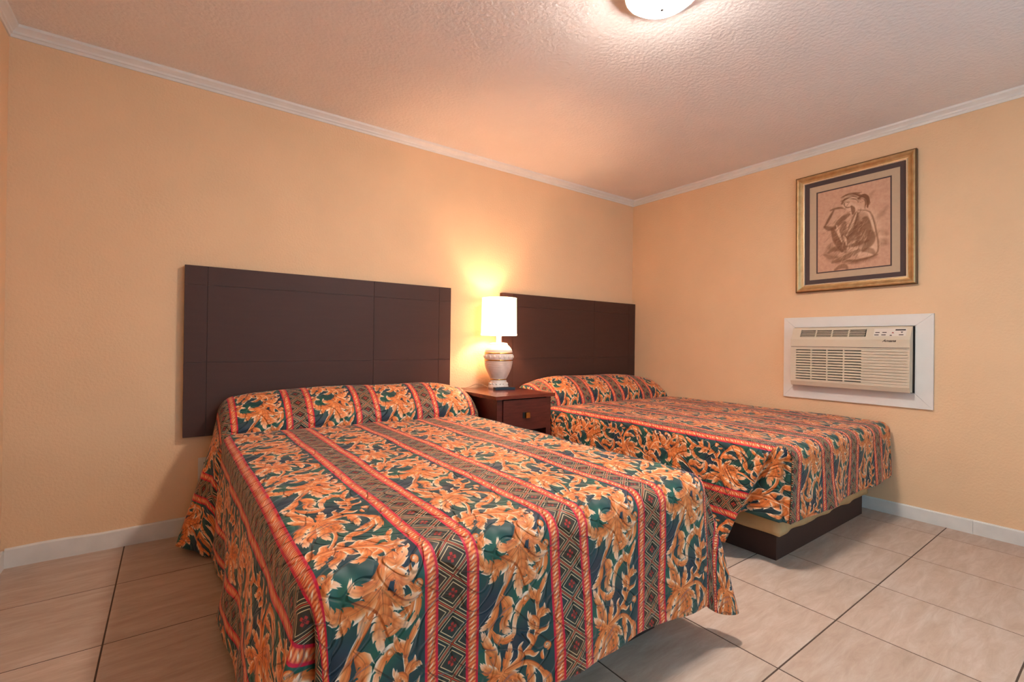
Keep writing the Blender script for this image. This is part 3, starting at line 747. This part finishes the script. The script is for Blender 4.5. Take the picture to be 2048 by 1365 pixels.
obj('shelf', box(-bw+.0402, bw-.0402, -bd+.006, bd-.02, .16, .18), 'wooddark', ns)
obj('rail', box(-bw+.0402, bw-.0402, -bd+.03, bd-.02, .462, .472), 'wooddark', ns)  # dark colour stands in for the shade under the drawer
dr = obj('drawer', box(-bw+.043, bw-.043, -bd-.008, bd-.05, .474, NZ-.030), 'wood', ns, bevel=.003)
obj('backplate', box(-.024, .010, -bd-.0105, -bd-.0081, .552, .590), 'black', dr)
obj('knob', box(-.008, .024, -bd-.026, -bd-.0106, .553, .589), 'brass', dr, bevel=.004)

# ------------------------------------------------------------------ table lamp
LX, LY = -1.708, -.190
lamp = thing('table_lamp', 'white ceramic urn table lamp with a lit white shade on the nightstand', 'lamp', (LX, LY, NZ+.001))
prof = [(0, 0), (.074, 0), (.076, .010), (.073, .020), (.066, .034), (.060, .052), (.058, .062)]
obj('foot', lathe(bmesh.new(), prof+[(0, .062)]), 'ceramic', lamp, smooth=False)
for k in range(16):
    a = 2*math.pi*k/16; bm = bmesh.new(); bmesh.ops.create_uvsphere(bm, u_segments=8, v_segments=6, radius=.007)
    o = obj('bead', bm, 'ceramic', lamp, smooth=True); o.location = (.067*math.cos(a), .067*math.sin(a), .034)
obj('foot_band', lathe(bmesh.new(), [(.0, .0622), (.0605, .0622), (.0625, .066), (.0605, .070), (0, .070)]), 'brass', lamp, smooth=True)
body = [(0, .0702), (.060, .0702)]
for k in range(26):                              # ribbed lower belly
    f = k/25; z = .072+.128*f; r = .060+.043*math.sin(f*math.pi/2*1.02)
    body += [(r-.0008, z), (r+.0012, z+.0025)]
body += [(.1035, .2015), (0, .2015)]
obj('belly', lathe(bmesh.new(), body), 'ceramic_rib', lamp, smooth=False)
obj('lower_band', lathe(bmesh.new(), [(0, .2017), (.105, .2017), (.107, .206), (.105, .2105), (0, .2105)]), 'brass', lamp, smooth=True)
cl = obj('collar', lathe(bmesh.new(), [(0, .2107), (.104, .2107), (.1065, .225), (.1065, .238), (.104, .2525), (0, .2525)]), 'ceramic', lamp, smooth=False)
for k in range(18):
    a = 2*math.pi*k/18; bm = bmesh.new(); bmesh.ops.create_uvsphere(bm, u_segments=8, v_segments=6, radius=.011)
    o = obj('relief_leaf', bm, 'ceramic', cl, smooth=True); o.location = (.102*math.cos(a), .102*math.sin(a), .2315); o.scale = (1, 1, 1.3)
obj('upper_band', lathe(bmesh.new(), [(0, .2527), (.105, .2527), (.106, .257), (.103, .2615), (0, .2615)]), 'brass', lamp, smooth=True)
obj('shoulder', lathe(bmesh.new(), [(0, .2617), (.102, .2617), (.098, .280), (.087, .298), (.074, .311), (.066, .318), (.066, .323), (.060, .330), (.030, .334), (0, .334)]), 'ceramic', lamp, smooth=False)
obj('neck', lathe(bmesh.new(), [(0, .3342), (.020, .3342), (.019, .348), (.019, .378), (.022, .380), (.022, .386), (0, .386)]), 'white', lamp, smooth=False)
SZ0, SZ1 = .385, .660
obj('harp', tube(bmesh.new(), [(0, -.0, .386), (-.045, 0, .42), (-.05, 0, .50), (-.03, 0, .60), (0, 0, .63)], .002), 'brass', lamp)
shd = lathe(bmesh.new(), [(.131, SZ0), (.134, SZ0+.006), (.131, SZ0+.02), (.127, SZ1-.006), (.129, SZ1), (.124, SZ1), (.124, SZ1-.01), (.127, SZ0+.02), (.128, SZ0), (.131, SZ0)], n=64)
obj('shade', shd, 'shade', lamp, smooth=False)
bm = lathe(bmesh.new(), [(0, .386), (.014, .386), (.014, .402), (.012, .404), (0, .404)], n=20)
obj('bulb_socket', bm, 'brass', lamp)
bl = bpy.data.lights.new('bulb_light', 'POINT'); bl.energy = BULB_W; bl.color = WARM_S; bl.shadow_soft_size = .03
bo = bpy.data.objects.new('bulb_light', bl); COL.objects.link(bo); bo.location = (LX, LY, NZ+.50)
cord = obj('cord', tube(bmesh.new(), [tuple(q) for q in np.array([(-.070, .02, .006)]+[(-.085-.02*k, .02+.008*k, .012+.020*math.sin(k/6*math.pi)) for k in range(7)]+[(-.235, .075, .0045), (-.26, .095, .0045)])], .0022), 'wire', lamp, smooth=True)
# remote control
rm = thing('remote_control', 'small black remote control lying in front of the lamp base', 'remote control', (-1.735, -.305, NZ+.0012), R(-14))
obj('case', box(-.075, .075, -.022, .022, 0, .016), 'black', rm, bevel=.005)
for i in range(6):
    for k in range(2): obj('button', box(-.055+i*.018, -.045+i*.018, -.013+k*.016, -.004+k*.016, .0162, .0182), 'key', rm)

# ------------------------------------------------------------------ ceiling light
FX, FY = -2.140, -1.905
cl = thing('ceiling_light', 'round lit white glass ceiling light', 'ceiling light', (FX, FY, H_))
obj('pan', lathe(bmesh.new(), [(0, -.0015), (.124, -.0015), (.137, -.014), (.141, -.038), (.139, -.043), (.136, -.043), (.134, -.030), (0, -.030)]), 'nickel', cl, smooth=False)  # deep lip added to block the dome's light from the ceiling
obj('glass_dome', lathe(bmesh.new(), [(0, -.0305)]+[(.132*math.cos(a), -.0305-.062*math.sin(a)) for a in [k/16*math.pi/2*.985 for k in range(17)]]+[(0, -.0926)]), 'dome', cl, smooth=True)
obj('finial', lathe(bmesh.new(), [(0, -.0928), (.010, -.0928), (.011, -.097), (.006, -.101), (.007, -.107), (0, -.111)], n=16), 'bronze', cl, smooth=True)

# ------------------------------------------------------------------ framed picture
PYc, PZc, PW, PH = -1.838, 1.8354, .678, .822
pic = thing('framed_picture', 'gold framed brown sketch of a seated figure, hung above the air conditioner', 'picture', (0, PYc, PZc))
pic.rotation_euler = (R(-.5), 0, 0)
def ring(prof, w, h, name, m, parent, sep=True):
    """mitred moulding: prof = [(inset, depth)], depth into the room (-x)"""
    names = []
    for side in range(4):
        bm = bmesh.new()
        def pt(i, d, e):
            a, b = w/2-i, h/2-i
            c = [((-1, -1), (1, -1)), ((1, -1), (1, 1)), ((1, 1), (-1, 1)), ((-1, 1), (-1, -1))][side][e]
            return bm.verts.new((-d, c[0]*a, c[1]*b))
        A = [pt(i, d, 0) for i, d in prof]; B = [pt(i, d, 1) for i, d in prof]; n = len(prof)
        for k in range(n): bm.faces.new((A[k], B[k], B[(k+1) % n], A[(k+1) % n]))
        bm.faces.new(A); bm.faces.new(B[::-1])
        obj(name, bm, m, parent)
ring([(0, .002), (0, .026), (.006, .030), (.0062, .002)], PW, PH, 'frame_edge', 'framedge', pic)
ring([(.0064, .004), (.0064, .031), (.013, .034), (.020, .031), (.030, .022), (.040, .017), (.046, .016), (.046, .004)], PW, PH, 'frame_rail', 'gold', pic)
ring([(.0462, .004), (.0462, .017), (.049, .0195), (.053, .018), (.054, .012), (.054, .004)], PW, PH, 'frame_lip', 'goldlip', pic)
def sheetbox(a0, a1, b0, b1, d0, d1): return box(-d1, -d0, a0, a1, b0, b1)
iw, ih = PW/2-.0542, PH/2-.0542
obj('backing', sheetbox(-iw, iw, -ih, ih, .003, .0045), 'matdark', pic)
ring([(.0544, .0046), (.0544, .0095), (.084, .0095), (.084, .0046)], PW, PH, 'dark_mat', 'matdark', pic)
ring([(.0842, .0046), (.0842, .0080), (.126, .0080), (.126, .0046)], PW, PH, 'tan_mat', 'mattan', pic)
ring([(.1262, .0046), (.1262, .0072), (.134, .0072), (.134, .0046)], PW, PH, 'inner_mat_line', 'matdark', pic)
pw_, ph_ = PW/2-.1342, PH/2-.1342
bm = sheetbox(-pw_, pw_, -ph_, ph_, .0047, .0060); uvl = bm.loops.layers.uv.new('UVMap')
for f_ in bm.faces:
    for lp in f_.loops: lp[uvl].uv = (.5-lp.vert.co.y/(2*pw_), .5+lp.vert.co.z/(2*ph_))
obj('print', bm, 'print', pic)

# ------------------------------------------------------------------ air conditioner with its board surround
sy0, sy1, sz0, sz1 = -1.422, -2.258, .673, 1.2455
ay0, ay1, az0, az1 = -1.500, -2.166, .768, 1.170
su = thing('air_conditioner_surround', 'white mitred board surround around the air conditioner', 'trim frame', (0, (sy0+sy1)/2, sz0))
yc = (sy0+sy1)/2; ow, oh = (sy0-sy1)/2, (sz1-sz0)
iy0, iy1, iz0, iz1 = ay0+.004-yc, ay1-.007-yc, az0-.004-sz0, az1+.004-sz0
OC = [(ow, 0), (-ow, 0), (-ow, oh), (ow, oh)]; IC = [(iy0, iz0), (iy1, iz0), (iy1, iz1), (iy0, iz1)]
for k in range(4):
    j = (k+1) % 4; g = .0006
    bm = prism(bmesh.new(), [OC[k], OC[j], IC[j], IC[k]], 'x', -.016, -.0015)
    c = sum((Vector((0, *q)) for q in (OC[k], OC[j], IC[j], IC[k])), Vector())/4
    for v in bm.verts: v.co.y = c.y+(v.co.y-c.y)*.998; v.co.z = c.z+(v.co.z-c.z)*.998
    obj('board', bm, 'trim', su, bevel=.0012, seg=1)

ac = thing('air_conditioner', 'beige through-wall air conditioner with louvred front', 'air conditioner', (0, (ay0+ay1)/2, az0))
hw = (ay0-ay1)/2; hh = az1-az0
obj('sleeve', box(-.030, -.001, -hw-.003, hw+.002, .0, hh), 'dark', ac)  # dark box standing in for the shade in the gap around the cabinet
D0, D1 = .088, .046                     # depth of the face low down and at the top edge
zs = hh-.082                            # where the face starts to slope back
gy0, gy1 = hw-.035, -hw+.245            # louvre field in y (left to right)
# cabinet shell: lower slab (left and right of the louvres), sloping head, sides
LZ0, LZ1 = .045, .262
bm = bmesh.new()
def face_x(z): return -(D0-.012*(1-min(1, z/.03))) if z <= zs else -(D0+(D1-D0)*(z-zs)/(hh-zs))
def slab(y0, y1, z0, z1, dep=.014):
    prism(bm, [(face_x(z0), z0), (face_x(z1), z1), (face_x(z1)+dep, z1), (face_x(z0)+dep, z0)], 'y', max(y1, -hw+.0006), min(y0, hw-.0006))
slab(hw, -hw, .0, .0301); slab(hw, -hw, .03, LZ0); slab(hw, -hw, LZ1, zs); slab(hw, gy0, LZ0, LZ1)
bx(bm, -D0+.006, -D0+.014, -hw+.0006, gy1, LZ0, LZ1)
hz0, hz1 = zs+.018, zs+.068; ty0, ty1 = hw-.055, -hw+.225      # discharge grille in the slope
slab(hw, -hw, zs, hz0); slab(hw, -hw, hz1, hh); slab(hw, ty0, hz0, hz1); slab(ty1, -hw, hz0, hz1)
for s in (1, -1):
    e_ = .0009; prism(bm, [(face_x(0)+e_, e_), (face_x(.03)+e_, .03), (face_x(zs)+e_, zs), (face_x(hh)+e_, hh-e_), (-.031, hh-e_), (-.031, e_)], 'y', s*hw, s*(hw-.010))
bx(bm, -D1+.001, -.0315, -hw+.002, hw-.002, hh-.010, hh-.0002); bx(bm, face_x(0)+.001, -.0315, -hw+.002, hw-.002, .0002, .010)
obj('cabinet', bm, 'acbody', ac)
obj('cavity', box(-.062, -.0312, -hw+.012, hw-.012, .012, hh-.095), 'dark', ac)  # solid dark box in place of the shade behind the louvres
n = 12; pitch = (LZ1-LZ0)/n
for k in range(n):
    z = LZ0+pitch*k
    obj('louvre', prism(bmesh.new(), [(-D0, z+.0065), (-D0, z+pitch-.001), (-D0+.012, z+pitch+.002), (-D0+.012, z+.0095)], 'y', gy1, gy0), 'acbody', ac)
for k in range(1, 4):
    y = gy0+(gy1-gy0)*k/4; obj('louvre_divider', box(-D0-.0004, -D0+.012, y-.004, y+.004, LZ0, LZ1), 'acbody', ac)
sl = Vector((-(D1-D0), 0, hh-zs)).normalized()
for k in range(5):
    z = hz0+.006+.0105*k; x = face_x(z)
    obj('grille_bar', box(x+.001, x+.009, ty1+.006, ty0-.006, z-.0026, z+.0026), 'acbody', ac)
for k in range(1, 4):
    y = ty0+(ty1-ty0)*k/4
    obj('grille_divider', prism(bmesh.new(), [(face_x(hz0), hz0), (face_x(hz1), hz1), (face_x(hz1)+.01, hz1), (face_x(hz0)+.01, hz0)], 'y', y-.003, y+.003), 'acbody', ac)
obj('grille_cavity', prism(bmesh.new(), [(face_x(hz0-.005)+.016, hz0-.005), (face_x(hz1+.004)+.016, hz1+.004), (-.0312, hz1+.004), (-.0312, hz0-.005)], 'y', ty1-.004, ty0+.004), 'dark', ac)  # dark filler, painted shade behind the grille bars
# moulded ribs on the right of the front
for k in range(13):
    z = LZ0+pitch*k+.001
    if k < 12: obj('rib', box(-D0, -D0+.0062, -hw+.0008, gy1, LZ0+pitch*k+.0019, LZ0+pitch*(k+1)-.0019), 'acbody', ac)
obj('seam', box(-D0-.0006, -D0+.004, -hw+.002, hw-.002, LZ1+.006, LZ1+.009), 'key', ac)
# control panel
cp = obj('control_panel', prism(bmesh.new(), [(face_x(zs+.022)-.0016, zs+.022), (face_x(hh-.012)-.0016, hh-.012), (face_x(hh-.012)+.002, hh-.012), (face_x(zs+.022)+.002, zs+.022)], 'y', -hw+.022, -hw+.185), 'acpanel', ac)
def key(name, m, yc_, z, w, h, tri=0):
    bm = bmesh.new(); e = .0026
    if tri: poly = [(yc_-w/2, z-tri*h/2), (yc_+w/2, z-tri*h/2), (yc_, z+tri*h/2)]
    else: poly = [(yc_-w/2, z-h/2), (yc_+w/2, z-h/2), (yc_+w/2, z+h/2), (yc_-w/2, z+h/2)]
    A = [bm.verts.new((face_x(q)-e, y, q)) for y, q in poly]; B = [bm.verts.new((face_x(q)-e+.0016, y, q)) for y, q in poly]
    bm.faces.new(A); bm.faces.new(B[::-1])
    for i in range(len(A)): j = (i+1) % len(A); bm.faces.new((A[i], B[i], B[j], A[j]))
    obj(name, bm, m, cp)
cy = -hw
key('display', 'black', cy+.052, hh-.022, .050, .008)
for y in (cy+.166, cy+.130): key('button', 'key', y, hh-.037, .022, .005); key('button', 'key', y+.003, hh-.052, .022, .005)
key('button', 'key', cy+.046, hh-.052, .022, .005); key('indicator', 'key', cy+.096, hh-.055, .010, .005)
key('up_arrow', 'red', cy+.088, hh-.038, .014, .008, 1); key('down_arrow', 'key', cy+.044, hh-.037, .014, .008, -1)
# maker's script on the front
fc = bpy.data.curves.new('brand_lettering', 'FONT'); fc.body = 'Amana'; fc.size = .024; fc.shear = .45; fc.extrude = .0004; fc.align_x = 'CENTER'; fc.offset = .0005
to = bpy.data.objects.new('t', fc); COL.objects.link(to)
dg = bpy.context.evaluated_depsgraph_get(); me = bpy.data.meshes.new_from_object(to.evaluated_get(dg)); bpy.data.objects.remove(to)
o = link('brand_lettering', me, 'key', ac); o.location = (-D0-.0008, cy+.102, zs-.014); o.rotation_euler = (R(90), 0, R(-90)); o.scale = (1, .85, 1)

# ------------------------------------------------------------------ wall outlet with plug beside the near bed
ol = thing('wall_outlet', 'cream wall outlet with a plug, low beside the near bed', 'outlet', (-3.492, 0, .275))
obj('plate', box(-.038, .038, -.007, -.001, 0, .122), 'trim', ol, bevel=.003)
for z in (.036, .086): obj('socket', box(-.016, .016, -.0095, -.0072, z-.013, z+.013), 'white', ol, bevel=.002)
pg = thing('plug', 'small dark plug in the wall outlet by the near bed', 'plug', (-3.492, -.0098, .361))
obj('plug_body', box(-.013, .013, -.028, 0, -.011, .011), 'black', pg, bevel=.004)
obj('plug_cord', tube(bmesh.new(), [(0, -.026, 0), (.01, -.04, -.004), (.03, -.045, -.03), (.05, -.04, -.09), (.07, -.03, -.2)], .0028), 'black', pg, smooth=True)
